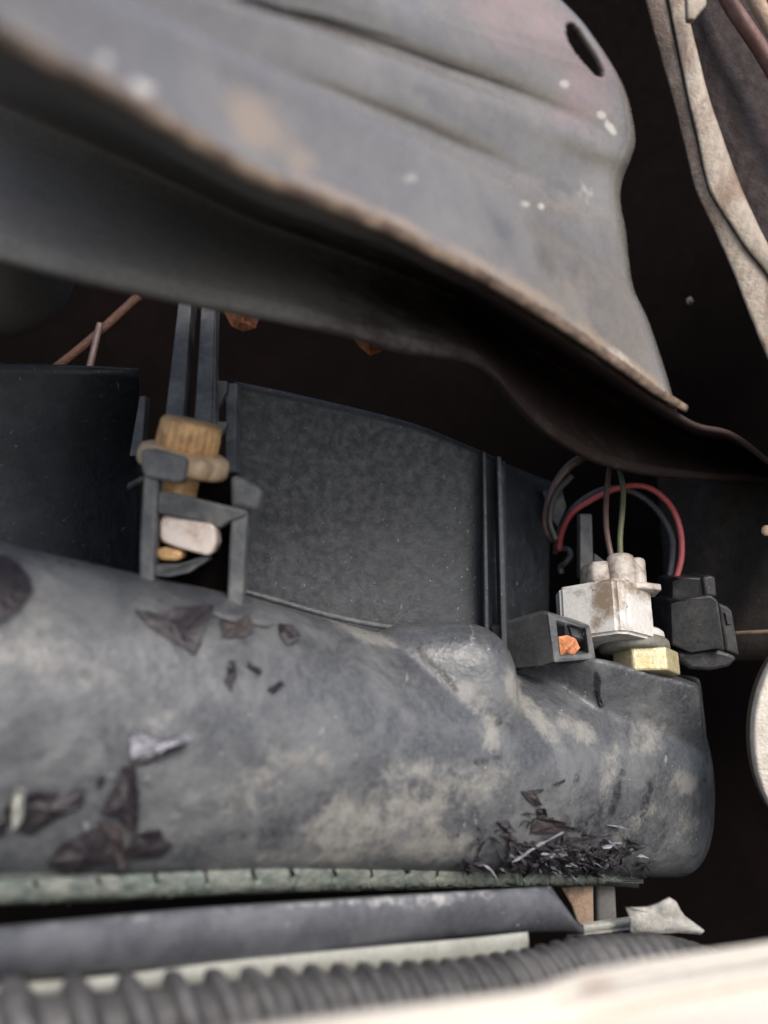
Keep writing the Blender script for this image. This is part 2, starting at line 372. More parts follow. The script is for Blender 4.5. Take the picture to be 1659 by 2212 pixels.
# lip: a rough rolled hem under the panel's edge
lip = catmull(lip_c[:-1] + [(1484, 878, .1812)], 260)
wob = np.convolve(rng.normal(0, 1, 300), np.ones(5) / 5, 'same')[:260]
wd_ = np.interp(lip[:, 0], [-260, 0, 300, 600, 1000, 1400, 1500], [26, 24, 21, 19, 15, 12, 8])
lipc = P(lip[:, 0] - 2, lip[:, 1] + wd_ * .55 + wob * 1.3, lip[:, 2] + .0004 + .35 * wd_ * lip[:, 2] / F)
rr = wd_ * lip[:, 2] / F
obj('lip', tube(lipc, np.stack([rr * 1.0, rr * .62], -1), 18, ref=C2W([0, 1, 0])), m_lip, cross)
# flange: leaves the lip backwards, then drops to its lower edge
fl_top = catmull([(q[0] - 6, q[1] + 34, q[2] + .004) for q in lip_c] + [(1580, 945, .192), (1680, 1020, .20), (1800, 1100, .21), (2100, 1180, .225), (2400, 1230, .23)], 200)
fl_bot = catmull([(-260, 490, .128), (-100, 530, .131), (0, 553, .133), (200, 600, .137), (400, 641, .142), (600, 680, .149), (760, 716, .155), (870, 748, .16), (1000, 768, .167), (1062, 798, .172), (1096, 838, .176),
                  (1125, 872, .18), (1185, 930, .19), (1285, 990, .202), (1400, 1020, .212), (1560, 1033, .22), (1680, 1042, .226), (1820, 1120, .232), (2100, 1200, .236), (2400, 1250, .24)], 200)
rows = []
for k in np.linspace(0, 1, 60):
    q = fl_top * (1 - k) + fl_bot * k
    deep = fl_bot[:, 2] + .040 * np.sin(np.pi * min(1, k * 1.1)) ** .8
    e_ = min(1, k / .32); e_ = 1 - (1 - e_) ** 2
    q = q.copy(); q[:, 2] = fl_top[:, 2] * (1 - e_) + (fl_bot[:, 2] * k + deep * (1 - k)) * e_
    rows.append(P(q[:, 0], q[:, 1], q[:, 2]))
gf = np.array(rows)
last = gf[-1]
gf = np.concatenate([gf, (last + C2W([0, -.0006, -.0008]))[None], (last + C2W([0, -.0006, -.004]))[None], (last + C2W([0, .001, -.012]))[None]])
geo = sheet(gf, .0012); obj('flange', geo, m_under, cross, attrs={'maroon_shade': np.clip((IP(geo[0])[0] - 560) / 520, 0, 1)})  # red-brown towards the right, with shade under the lip partly put into the colour

# ------------------------------------------------------------------ right-hand wing edge
rail = thing('wing_flange', 'peeling cream painted body flange along the upper right corner', 'body flange', P(1550, 400, .18))
def band(name, left, right, m, bulge=.001, th=.002, parent=rail, n=80, wb=0):
    a, b = catmull(left, n), catmull(right, n); g = []
    w = np.convolve(rng.normal(0, 1, n + 10), np.ones(4) / 4, 'same')[:n] * wb
    for k in np.linspace(0, 1, 12):
        q = a * (1 - k) + b * k
        g.append(P(q[:, 0] + w, q[:, 1], q[:, 2]) + C2W([0, 0, 1]) * bulge * math.sin(math.pi * k) ** .6)
    return obj(name, sheet(np.array(g), th), m, parent)
e1 = [(1385, -50), (1394, 0), (1421, 100), (1449, 200), (1474, 300), (1499, 400), (1514, 438), (1540, 490), (1580, 580), (1620, 680), (1659, 772), (1720, 900), (1800, 1080)]
e2 = [(1432, -50), (1444, 0), (1464, 100), (1484, 200), (1507, 300), (1529, 400), (1548, 438), (1580, 488), (1615, 540), (1655, 588), (1720, 680), (1800, 800), (1900, 960)]
e3 = [(1469, -50), (1479, 0), (1504, 100), (1529, 200), (1562, 300), (1599, 400), (1630, 470), (1660, 530), (1720, 640), (1800, 770), (1900, 930)]
wd3 = lambda l, d, dx=0: [(x + dx, y, d - y * 1.2e-5) for x, y in l]
band('cream_strip', wd3(e2, .1872), wd3(e3, .1862), m_rail, .0005, .0025, wb=.5)
o_ = band('seam_strip', wd3(e1, .1900), wd3(e2, .1882, -3), m_rail, .0003, wb=.6, n=160)
vv_ = np.array([v.co[:] for v in o_.data.vertices]) + np.array(o_.parent.location)
at_ = o_.data.attributes.new('worn', 'FLOAT', 'POINT'); at_.data.foreach_set('value', np.clip((470 - IP(vv_)[1]) / 130, 0, .8).astype(np.float32))
wingp = thing('inner_fender', 'dark red-brown rough inner fender beyond the cream flange', 'wing panel', P(1640, 250, .19))
g = []
for k in np.linspace(0, 1, 14):
    q = catmull([(1458, -100, .191), (1480, 20, .191), (1515, 150, .19), (1556, 285, .188), (1598, 405, .186), (1650, 520, .183), (1715, 640, .180), (1900, 940, .174)], 50) * (1 - k) + catmull([(2300, -100, .24), (2330, 100, .235), (2360, 300, .23), (2380, 500, .22), (2390, 640, .21), (2400, 940, .20)], 50) * k
    g.append(P(q[:, 0], q[:, 1], q[:, 2]))
obj('panel_face', sheet(np.array(g), .001), m_raildark, wingp)
obj('red_edge', wire([(1520, -120, .188), (1570, -5, .1865), (1612, 60, .186), (1650, 118, .186), (1720, 240, .184), (1900, 560, .182), (2040, 820, .18)], .0017, n=30), m_pink, wingp)
obj('tab', prism([(1484, -30, .177), (1528, -30, .177), (1527, 10, .177), (1500, 42, .177), (1486, 40, .177)], .002), m_rail, wingp, bevel=.0004)
obj('outer_edge', wire([(1590, -120, .18), (1630, -5, .18), (1690, 100, .18), (1860, 400, .18), (2040, 720, .178)], .0016, n=30), m_tanpl, wingp)
inner = []
for k in np.linspace(0, 1, 20):
    q = catmull([(1420, 1000, .262), (1560, 1000, .25), (1800, 1000, .235), (2500, 990, .21)], 40) * (1 - k) + catmull([(1470, 1900, .262), (1600, 1900, .25), (1850, 1900, .235), (2550, 1900, .21)], 40) * k
    q[:, 2] += .002 * np.sin(q[:, 0] / 25 + q[:, 1] / 60)
    inner.append(P(q[:, 0], q[:, 1], q[:, 2]))
inner = np.array(inner)
tag(obj('inner_wing', sheet(inner[:10], .0015), m_wing), 'dim brown inner wing sheet behind the black plug', 'inner wing')

# ------------------------------------------------------------------ fan shroud
shroud = thing('fan_shroud', 'large grained black plastic fan shroud with ribs behind the radiator tank', 'fan shroud', P(700, 1300, .22))
def quad(c00, c01, c10, c11, n=30, m=30, warp=None):
    a, b, c, d = (np.array(q, float) for q in (c00, c01, c10, c11)); g = []
    for i in np.linspace(0, 1, n):
        q = np.array([(1 - i) * ((1 - j) * a + j * b) + i * ((1 - j) * c + j * d) for j in np.linspace(0, 1, m)])
        g.append(P(q[:, 0], q[:, 1], q[:, 2]))
    return np.array(g)
topc = catmull([(505, 826, .198), (600, 845, .2), (700, 868, .202), (800, 892, .204), (900, 920, .206), (1000, 960, .209), (1092, 1000, .212)], 60)
g = []
for k in np.linspace(0, 1, 40):
    q = topc.copy(); q[:, 1] = topc[:, 1] * (1 - k) + (1480 + (topc[:, 0] - 500) * .05) * k; q[:, 0] += k * 12; q[:, 2] += -.004 * k + .0025 * np.sin(k * 3.1)
    g.append(P(q[:, 0], q[:, 1], q[:, 2]))
g.insert(0, P(topc[:, 0], topc[:, 1] - 3, topc[:, 2] + .0012)); g.insert(0, P(topc[:, 0], topc[:, 1] - 2, topc[:, 2] + .006))
obj('face_plate', sheet(np.array(g), .0025), m_shroud, shroud)
lt = catmull([(-150, 783, .17), (0, 786, .178), (120, 790, .184), (268, 797, .19), (300, 800, .192)], 40); g = []
for k in np.linspace(0, 1, 30):
    q = lt.copy(); q[:, 1] = lt[:, 1] * (1 - k) + 1330 * k; fr_ = (lt[:, 0] + 150) / 450; q[:, 2] += .005 * np.sin(k * 2.2) + .034 * fr_ ** 5 * min(1, k * 2.2)
    g.append(P(q[:, 0], q[:, 1], q[:, 2]))
g.insert(0, P(lt[:, 0], lt[:, 1] - 3, lt[:, 2] + .004))
obj('side_plate', sheet(np.array(g), .002), m_shroud, shroud)
def bar(name, a, b, wa, wb, th, m=m_clip, parent=shroud, bv=.0003):
    """strut between two grid points with half widths wa, wb"""
    ax, ay, ad = a; bx, by, bd = b
    o = [(ax - wa, ay, ad), (ax + wa, ay, ad), (bx + wb, by, bd), (bx - wb, by, bd)]
    return obj(name, prism(o, th), m, parent, bevel=bv, smooth=False)
bar('strut', (404, 600, .196), (373, 930, .178), 13, 20, .006)
bar('strut', (452, 600, .196), (437, 935, .178), 14, 19, .006)
bar('strut_web', (463, 600, .197), (460, 925, .179), 4, 5, .004)
bar('rib', (500, 828, .194), (497, 1020, .181), 12, 11, .006)
bar('rib', (308, 855, .19), (292, 985, .185), 7, 13, .004)
obj('crosspiece', prism([(452, 820, .186), (490, 823, .186), (490, 845, .186), (455, 905, .186)], .003), m_clip, shroud, bevel=.0002, smooth=False)
obj('crosspiece', prism([(450, 909, .1815), (490, 911, .1815), (488, 922, .1815), (470, 945, .1815), (450, 940, .1815)], .003), m_clip, shroud, bevel=.0002, smooth=False)
bar('rib', (1046, 975, .207), (1052, 1400, .203), 4, 5, .006, m_shroud)
bar('rib', (1078, 985, .2065), (1090, 1400, .203), 5, 7, .006, m_shroud)
g = quad((1090, 1000, .222), (1190, 1040, .24), (1095, 1400, .214), (1185, 1400, .232))
obj('return_plate', sheet(g, .002), m_shroud, shroud)
bar('strut', (1266, 1110, .228), (1268, 1250, .226), 13, 15, .004)
obj('web', prism([(1284, 1195, .227), (1310, 1215, .227), (1300, 1245, .227), (1282, 1245, .227)], .003), m_clip, shroud, bevel=.0002, smooth=False)
obj('web', prism([(1170, 1060, .23), (1215, 1055, .23), (1225, 1095, .23), (1205, 1140, .23), (1190, 1120, .23)], .003), m_shroud, shroud, bevel=.0003)
obj('lower_lip', wire([(470, 1262, .186), (560, 1286, .188), (700, 1326, .192), (790, 1346, .195), (850, 1356, .197)], .0007), m_clip, shroud)
# the clip that holds the yellowed plug
clip = thing('clip_bracket', 'grey open plastic clip bracket gripping the yellowed knurled plug', 'bracket', P(430, 1280, .165))
d0 = .160
def zp(lst, d, th, name, m=m_clip, bv=.0006, parent=clip, conv=z3):
    return obj(name, prism([(*conv(q[0], q[1]), q[2] if len(q) > 2 else d) for q in lst], th), m, parent, bevel=bv, smooth=True, sharp=50, seg=3)
zp([(475, 650, d0 - .001), (560, 640, d0 - .001), (745, 690, d0 - .001), (755, 720, d0 - .001), (735, 830, d0 - .001), (700, 850, d0 - .001), (500, 815, d0 - .001), (478, 760, d0 - .001)], d0, .004, 'front_tab', bv=.001)
zp([(500, 690), (585, 700), (575, 960), (555, 1340), (555, 1500), (465, 1500), (470, 1180)], d0, .004, 'post')
zp([(1025, 830), (1118, 850), (1112, 1010), (1100, 1250), (1078, 1620), (985, 1620), (1000, 1250), (1015, 1000)], d0 + .004, .004, 'post')
zp([(580, 895, d0), (700, 915, d0), (850, 950, d0 + .001), (1105, 1010, d0 + .003), (1100, 1045, d0 + .003), (1000, 1075, d0 + .003), (940, 1120, d0 + .003), (800, 1075, d0 + .002), (575, 1030, d0)], d0, .0045, 'crossbar')
zp([(1010, 800, d0 + .003), (1060, 810, d0 + .003), (1185, 865, d0 + .003), (1195, 900, d0 + .003), (1180, 1005, d0 + .003), (1150, 1015, d0 + .003), (1010, 985, d0 + .003)], d0, .004, 'side_tab', bv=.001)
zp([(560, 1330, d0 + .001), (700, 1330, d0 + .001), (870, 1275, d0 + .004), (885, 1300, d0 + .004), (760, 1380, d0 + .002), (640, 1405, d0 + .001), (560, 1400, d0 + .001)], d0, .004, 'base_ledge')
zp([(395, 850, d0 + .01), (490, 800, d0 + .004), (495, 840, d0 + .004), (390, 890, d0 + .012)], d0, .003, 'rear_arm')
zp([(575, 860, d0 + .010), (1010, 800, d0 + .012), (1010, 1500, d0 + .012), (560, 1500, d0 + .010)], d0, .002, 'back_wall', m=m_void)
plug = thing('knurled_plug', 'yellowed knurled plastic plug with a cream collar held in the grey clip', 'plug', P(430, 1180, .165))
fr = Frame(*z3(765, 575), d0 + .008, (.24, .94, .15))
kn = [(5.0, 3.3), (5.6, 3.0), (5.85, 2.3, .07), (5.95, 0, .09), (5.95, -2.2, .09), (5.8, -2.8, .05), (5.0, -3.0)]
obj('cap', lathe(fr, kn, 132, 22), m_yellow, plug, sharp=60)
obj('collar', lathe(fr, [(5.0, -2.4), (7.6, -2.6), (8.6, -3.1), (9.0, -4.2), (9.0, -6.2), (8.5, -6.9), (4.2, -7.1)], 64), m_cream, plug, sharp=60)
obj('stem', lathe(fr, [(3.9, -6.2), (3.9, -11.0), (4.0, -13)], 40), m_yellow, plug, sharp=60)
q = [(600, 1045), (640, 1035), (890, 1085), (920, 1110), (925, 1200), (900, 1265), (870, 1280), (700, 1235), (600, 1195), (588, 1160), (590, 1080)]
zp(q, d0 + .0022, .006, 'lower_block', m=m_pale, bv=.0012, parent=plug)
zp([(568, 1240), (620, 1228), (715, 1250), (722, 1290), (690, 1312), (600, 1305), (565, 1280)], d0 + .0025, .005, 'foot', m=m_yellow, bv=.0008, parent=plug)

# ------------------------------------------------------------------ radiator tank
def tank_d(x): return 1 / (8.0 - .00223 * x)
st = np.array([(-260, 1100, 1902), (0, 1160, 1897), (150, 1196, 1893), (300, 1232, 1888), (520, 1278, 1880), (700, 1330, 1872), (850, 1375, 1868), (1000, 1412, 1867), (1150, 1462, 1869), (1300, 1478, 1873), (1420, 1482, 1877), (1535, 1484, 1879)], float)
xs = np.concatenate([np.linspace(-260, 1410, 150), 1410 + 98 * np.sin(np.linspace(0, np.pi / 2, 22)[1:])])
tp = np.interp(xs, st[:, 0], st[:, 1]); bt = np.interp(xs, st[:, 0], st[:, 2])
k5 = np.ones(9) / 9
tp = np.convolve(np.pad(tp, 4, 'edge'), k5, 'valid'); bt = np.convolve(np.pad(bt, 4, 'edge'), k5, 'valid')
cyy = (tp + bt) / 2; hh = (bt - tp) / 2
u = np.clip((xs - 1410) / 98, 0, 1); sc = np.maximum((1 - u ** 3.0), 0) ** (1 / 2.6); sc = np.maximum(sc, .06)
dd = tank_d(xs); rm = hh * (dd + .018) / F
th = np.linspace(0, 2 * np.pi, 72, endpoint=False); ex = 2 / 2.35
V = []
for i in range(len(xs)):
    c = P(xs[i], cyy[i], dd[i] + .024)
    co, si = np.sign(np.cos(th)) * np.abs(np.cos(th)) ** ex, np.sign(np.sin(th)) * np.abs(np.sin(th)) ** ex
    V.append(c + C2W(np.stack([0 * co, rm[i] * 1.0 * co * sc[i], .0245 * si * sc[i]], -1)))
n = len(xs); V = np.vstack(V); Fc = [(i * 72 + k, i * 72 + (k + 1) % 72, (i + 1) * 72 + (k + 1) % 72, (i + 1) * 72 + k) for i in range(n - 1) for k in range(72)]
Fc += [tuple(range(72))[::-1], tuple((n - 1) * 72 + k for k in range(72))]
body = (V, Fc)
def superell(cx, cy, cd_, rx, ry, rz, e=2.6, n=40):
    th_, ph = np.meshgrid(np.linspace(0, 2 * np.pi, n, endpoint=False), np.linspace(-np.pi / 2, np.pi / 2, n // 2 + 1))
    f_ = lambda a: np.sign(a) * np.abs(a) ** (2 / e)
    p = np.stack([rx * f_(np.cos(ph)) * f_(np.cos(th_)), ry * f_(np.cos(ph)) * f_(np.sin(th_)), rz * f_(np.sin(ph))], -1).reshape(-1, 3)
    V = P(cx, cy, cd_) + C2W(p); m = n // 2 + 1
    Fc = [(i * n + k, i * n + (k + 1) % n, (i + 1) * n + (k + 1) % n, (i + 1) * n + k) for i in range(m - 1) for k in range(n)]
    return V, Fc
boss = superell(945, 1534, .190, 172 * .19 / F, 190 * .19 / F, .0125, 3.2)
blk = prism([(1128, 1452), (1285, 1420), (1285, 1700), (1128, 1700)], .03, .2)   # footprint set below
bp_ = [(1118, .213), (1286, .1975), (1508, .2055), (1512, .24), (1130, .235)]; ty = [1442, 1420, 1482, 1464, 1420]
lo = P(*np.array([(x + (22 if x > 1400 else 0), 1660, d + (.010 if d < .22 else 0)) for x, d in bp_]).T); hi = P(*np.array([(x, y, d) for (x, d), y in zip(bp_, ty)]).T)
blk = (np.vstack([lo, hi]), [(4, 3, 2, 1, 0), (5, 6, 7, 8, 9)] + [(i, (i + 1) % 5, 5 + (i + 1) % 5, 5 + i) for i in range(5)])
me = bpy.data.meshes.new('tmp'); vv, ff = merge(body, boss, blk); me.from_pydata(vv.tolist(), [], ff)
bm = bmesh.new(); bm.from_mesh(me); bmesh.ops.recalc_face_normals(bm, faces=bm.faces[:]); bm.to_mesh(me); bm.free()
to = bpy.data.objects.new('tmp', me); COL.objects.link(to)
r_ = to.modifiers.new('r', 'REMESH'); r_.mode = 'VOXEL'; r_.voxel_size = .0007
s_ = to.modifiers.new('s', 'SMOOTH'); s_.factor = .5; s_.iterations = 22
dg = bpy.context.evaluated_depsgraph_get(); em = to.evaluated_get(dg).to_mesh()
tv = np.empty(len(em.vertices) * 3); em.vertices.foreach_get('co', tv); tv = tv.reshape(-1, 3)
tf = [tuple(p.vertices) for p in em.polygons]
to.evaluated_get(dg).to_mesh_clear(); bpy.data.objects.remove(to)
mud = [(80, 1290, 90, 110, 10, .5), (60, 1420, 150, 70, 10, .55), (200, 1460, 120, 50, 10, .4), (330, 1560, 160, 60, 5, .4), (570, 1690, 60, 40, 20, .7), (480, 1740, 140, 50, 0, .5), (640, 1640, 100, 50, 10, .5),
       (785, 1368, 80, 20, 22, 1.05), (690, 1310, 90, 20, 15, .6), (760, 1790, 130, 90, -35, .9), (880, 1760, 150, 70, -20, .8), (940, 1830, 120, 40, -5, .85), (640, 1840, 120, 22, -8, .6), (1010, 1700, 110, 50, -20, .75), (900, 1660, 110, 30, -5, .7), (720, 1850, 90, 22, -4, .9),
       (1112, 1495, 20, 60, -15, 1.0), (1003, 1490, 40, 20, 45, 1.0), (1165, 1555, 80, 20, 52, 1.05), (1060, 1580, 26, 60, -8, .85), (1250, 1578, 62, 22, 30, 1.0), (1390, 1600, 60, 40, 0, .7), (1480, 1690, 32, 30, 0, 1.05), (1390, 1560, 60, 50, 0, .5), (1320, 1660, 30, 80, 10, .6), (1380, 1770, 90, 18, -40, .6), (1480, 1790, 30, 50, 20, .5),
       (1040, 1520, 60, 30, 60, .6), (430, 1800, 160, 30, 0, .35), (270, 1720, 120, 60, 0, .3), (1400, 1850, 120, 14, -10, .5), (1450, 1500, 60, 20, 10, .4)]
soot = [(1255, 1800, 140, 70, -5, .45), (1180, 1850, 120, 26, 0, .75), (1290, 1485, 8, 40, -5, .9), (948, 1452, 70, 13, 46, .95), (1330, 1720, 13, 70, 15, .7), (1290, 1770, 12, 60, 18, .6), (1395, 1740, 13, 70, 10, .6), (1440, 1780, 12, 50, 12, .5), (1240, 1700, 12, 60, 20, .45), (1080, 1560, 40, 14, 30, .5), (1330, 1830, 100, 40, -30, .4), (1060, 1640, 60, 12, -10, .5), (560, 1800, 120, 24, -10, .4), (700, 1720, 80, 16, -15, .35)]
tank = thing('radiator_tank', 'dusty black plastic radiator tank lying across the picture with mud stains', 'radiator tank', P(750, 1890, .2))
obj('tank_body', (tv, tf), m_tank, tank, attrs={'mud': .74 * blobs(tv, mud), 'soot': blobs(tv, soot)})
bvh = BVHTree.FromPolygons([Vector(v) for v in tv], tf)
def surf(x, y, lift=0.0):
    d = Vector(P(x, y, 1.0) - CAM).normalized(); h = bvh.ray_cast(Vector(CAM), d)
    if h[0] is None: return P(x, y, float(tank_d(np.clip(x, 0, 1500))) + .02)
    n = h[1] if h[1].dot(d) < 0 else -h[1]
    return np.array(h[0] + n * lift)
# crimped aluminium edge below the tank
yt = lambda x: np.interp(x, [-260, 0, 300, 600, 900, 1100, 1250, 1400], [1912, 1903, 1889, 1876, 1868, 1872, 1880, 1890])
yb = lambda x: np.interp(x, [-260, 0, 300, 600, 900, 1100, 1250, 1400], [1970, 1957, 1944, 1930, 1922, 1917, 1915, 1903])
ed = lambda x: tank_d(x) + .007
header = thing('radiator_header', 'greenish oxidised aluminium header strip crimped along the bottom of the tank', 'radiator header', P(700, 1930, .19))
xs = np.linspace(-260, 1390, 200); rowsg = []
for k, off in ((0, .003), (.15, .0004), (.45, -.0002), (.75, 0), (.95, .0006), (1.0, .0018), (1.02, .006)):
    yy = yt(xs) + 10 + (yb(xs) - yt(xs) - 10) * k + (np.convolve(rng.normal(0, 1.6, 204), np.ones(5) / 5, 'valid') if k > .8 else 0)
    rowsg.append(P(xs, yy, ed(xs) + .0012 + off))
g = np.array(rowsg)
geo = sheet(g, .001)
obj('rail', geo, m_alu, header, attrs={'dirt': blobs(geo[0], [(1250, 1900, 140, 30, 0, .6), (1380, 1895, 60, 30, 0, .8)])})
xs = np.linspace(-260, 1380, 160)
obj('seam', sheet(np.array([P(xs, yt(xs) - 9, ed(xs) + .002), P(xs, yt(xs) + 14, ed(xs) + .0022), P(xs, yt(xs) + 30, ed(xs) + .0032)]), .002), m_alud, header)
cuts = [-190, -60, 75, 210, 335, 445, 545, 630, 720, 800, 875, 942, 1007, 1070, 1130, 1187, 1240, 1290, 1336]
for a, b in zip(cuts[:-1], cuts[1:]):
    gp = 3.5 + 3 * rng.random(); hk = 5 + 4 * rng.random(); dp = rng.uniform(.42, .6)
    ks = [0, .05, .16, dp - .12, dp - .02, dp + .02, .72, .93, 1.0, 1.02]
    of = [.0012, .0005, .0002, .0001, .0001, .0001, 0, .0005, .0016, .004]; g = []
    jit = rng.normal(0, 1.8, 11)
    for k, off in zip(ks, of):
        gap = gp if k < dp else .35
        cen_ = 0 if k < dp - .15 else hk * .7 if k < dp else 0
        xs = np.concatenate([[a + gap + cen_], np.linspace(a + gap + cen_ + 5, b - gap + cen_ - 5, 9), [b - gap + cen_]])
        yy = yt(xs) - 3 + (yb(xs) - yt(xs)) * k + rng.normal(0, .5, 11) + (jit if k > .9 else 0)
        g.append(P(xs, yy, ed(xs) - .0003 + off + rng.normal(0, .00005, 11)))
    obj('crimp_tab', sheet(np.array(g), .0008), m_alu, header, attrs=None)

# ------------------------------------------------------------------ pipes, rails and hose below the tank
c1 = catmull([(-260, 2032, .105), (-100, 2016, .112), (0, 2003, .116), (400, 1965, .134), (830, 1936, .153), (1100, 1921, .166), (1190, 1916, .171)], 90)
c2 = catmull([(-260, 2138, .105), (-100, 2126, .112), (0, 2118, .116), (500, 2083, .138), (830, 2046, .153), (1000, 2024, .162), (1180, 2014, .170), (1262, 2016, .172)], 90)
rows = []
for k, off in [(-.02, .010), (-.01, .004), (0, .0012), (.05, .0004), (.2, -.0003), (.5, -.0008), (.8, -.0002), (.95, .0008), (1, .0018), (1.01, .006), (1.0, .012)]:
    q = c1 * (1 - k) + c2 * k; rows.append(P(q[:, 0], q[:, 1], q[:, 2] + off))
geo = sheet(np.array(rows), .0015)
tag(obj('slate_pipe', geo, m_pipe, attrs={'mud': blobs(geo[0], [(830, 1942, 420, 6, -4, .5), (200, 1990, 300, 6, -6, .35), (950, 1950, 160, 14, -4, .32)])}),
    'slate grey flattened pipe with a dusty top edge below the aluminium header', 'pipe')
def ribbon(name, cl, hw, th, m, label, cat):
    c = catmull(cl, 50); hw = np.interp(np.linspace(0, 1, 50), np.linspace(0, 1, len(hw)), hw); g = []
    for k, off in ((-1, .002), (-.95, .0004), (-.6, 0), (0, -.0002), (.6, 0), (.95, .0004), (1, .002)):
        g.append(P(c[:, 0], c[:, 1] + hw * k, c[:, 2] + off))
    return tag(obj(name, sheet(np.array(g), th), m), label, cat)
ribbon('pale_rail', [(-260, 2180, .108), (0, 2152, .118), (250, 2130, .127), (500, 2100, .138), (830, 2068, .151), (1000, 2052, .158), (1140, 2036, .165)], [24, 24, 25, 26, 26, 24], .003, m_pales, 'pale grey straight rail between the slate pipe and the corrugated hose', 'rail')
ribbon('short_rail', [(1225, 2012, .178), (1300, 2002, .182), (1370, 1993, .186)], [12, 9, 8], .002, m_pales, 'short pale grey rail end beside the tape scrap', 'rail')
hp = catmull([(-260, 2262, .102), (-100, 2250, .106), (60, 2232, .110), (300, 2211, .117), (550, 2186, .126), (830, 2158, .138), (1000, 2140, .146), (1130, 2118, .153), (1250, 2092, .159), (1350, 2084, .165), (1450, 2086, .171), (1600, 2122, .179)], 1100)
p3 = P(hp[:, 0], hp[:, 1], hp[:, 2]); ln = np.concatenate([[0], np.cumsum(np.linalg.norm(np.diff(p3, axis=0), axis=1))])
pitch = np.interp(hp[:, 0], [-260, 100, 550, 1000, 1300], [.0086, .0078, .0057, .0038, .0032])
ph_ = np.concatenate([[0], np.cumsum(np.diff(ln) / pitch[1:])]) % 1
rpx = np.interp(hp[:, 0], [-260, 0, 300, 600, 850, 1000, 1200, 1330, 1450, 1600], [112, 103, 92, 80, 68, 62, 58, 62, 58, 50])
base = rpx * hp[:, 2] / F
amp = base * np.interp(hp[:, 0], [-200, 400, 700, 1100, 1250, 1400], [.19, .18, .14, .11, .06, .03])
rad = base + amp * np.clip(1.7 * np.cos(2 * np.pi * ph_) - .3, -1, 1) - amp * .5
hv, hf = tube(p3, rad, 36); cen = np.repeat(p3, 36, 0); tg = np.gradient(p3, axis=0); tg /= np.linalg.norm(tg, axis=1, keepdims=True); tg = np.repeat(tg, 36, 0)
hv = hv - tg * ((hv - cen) @ C2W([0, 1, 0]))[:, None] * .42                  # ribs lean, as on a spiral wrap
tag(obj('corrugated_hose', (hv, hf), m_hose), 'dark corrugated hose running along the bottom above the white bumper edge', 'hose')
# tape scrap
def plate(name, out, m, th=.0006, parent=None, fold=None, lift=None, smooth=False):
    """thin crumpled piece from an outline of (x, y, d), centre raised a little"""
    o = np.array(out, float); f = P(*o.T); c = f.mean(0) + (C2W([0, 0, lift]) if lift else 0)
    mid = (f + c) / 2 + rng.normal(0, .00015, f.shape); n = len(f)
    nr = C2W([0, 0, -th]); V = np.vstack([f, mid, c[None]]); V = np.vstack([V, V + nr]); K = 2 * n + 1; Fc = []
    for i in range(n):
        j = (i + 1) % n
        Fc += [(i, j, n + j, n + i), (n + i, n + j, 2 * n), (K + j, K + i, K + n + i, K + n + j), (K + n + j, K + n + i, K + 2 * n), (j, i, K + i, K + j)]
    return obj(name, (V, Fc), m, parent, smooth=smooth)
tag(plate('tape_scrap', [(1352, 1962, .1795), (1375, 1963, .1785), (1400, 1960, .1805), (1425, 1952, .179), (1448, 1941, .178), (1462, 1950, .178), (1470, 1966, .179), (1482, 1982, .18), (1505, 1998, .181), (1522, 2011, .18), (1514, 2019, .18), (1470, 2015, .179), (1420, 2017, .178), (1370, 2016, .177), (1362, 2012, .177), (1364, 1990, .1775), (1358, 1975, .178)],
          m_tape, .0008, lift=.0003, smooth=True), 'torn scrap of grey cloth tape sticking up by the hose at lower right', 'tape scrap')
tag(obj('tan_bracket', prism([(1205, 1905, .21), (1282, 1905, .21), (1284, 2010, .21), (1252, 2010, .21), (1236, 1960, .21)], .003), m_tanpl, bevel=.0006), 'tan rusty bracket standing behind the end of the slate pipe', 'bracket')
tag(obj('dark_post', prism([(1288, 1905, .215), (1330, 1905, .215), (1335, 2010, .215), (1290, 2010, .215)], .006), m_round, bevel=.001), 'dim dark post standing right of the tan bracket', 'post')
# white bumper edge
be = catmull([(380, 2262, .070), (600, 2216, .075), (829, 2181, .081), (979, 2160, .085), (1129, 2139, .089), (1279, 2111, .094), (1429, 2081, .099), (1659, 2044, .107), (1900, 2000, .116), (2500, 1880, .140)], 140)
rows = []
rg = np.clip((be[:, 0] - 1180) / 120, 0, 1)
for off, dz, rd in ((-2, .006, 0), (-1, .0015, 0), (2, .0003, 0), (8, 0, 0), (22, -.0004, 0), (30, -.0002, .0012), (36, -.0002, .0006), (44, -.001, -.0016), (58, -.0016, -.0018), (70, -.0014, 0), (90, -.0026, 0), (140, -.006, 0), (260, -.014, 0), (420, -.024, 0)):
    rows.append(P(be[:, 0], be[:, 1] + off, np.maximum(be[:, 2] + dz + rd * rg, .03)))
geo = sheet(np.array(rows), .002)
tag(obj('bumper_edge', geo, m_bumper, attrs={'dirt': blobs(geo[0], [(1290, 2128, 40, 16, -15, .7), (1450, 2112, 260, 7, -11, .55), (1050, 2150, 250, 7, -9, .45), (960, 2190, 120, 10, -9, .35)])}), 'bright white painted bumper edge filling the bottom right corner', 'bumper')

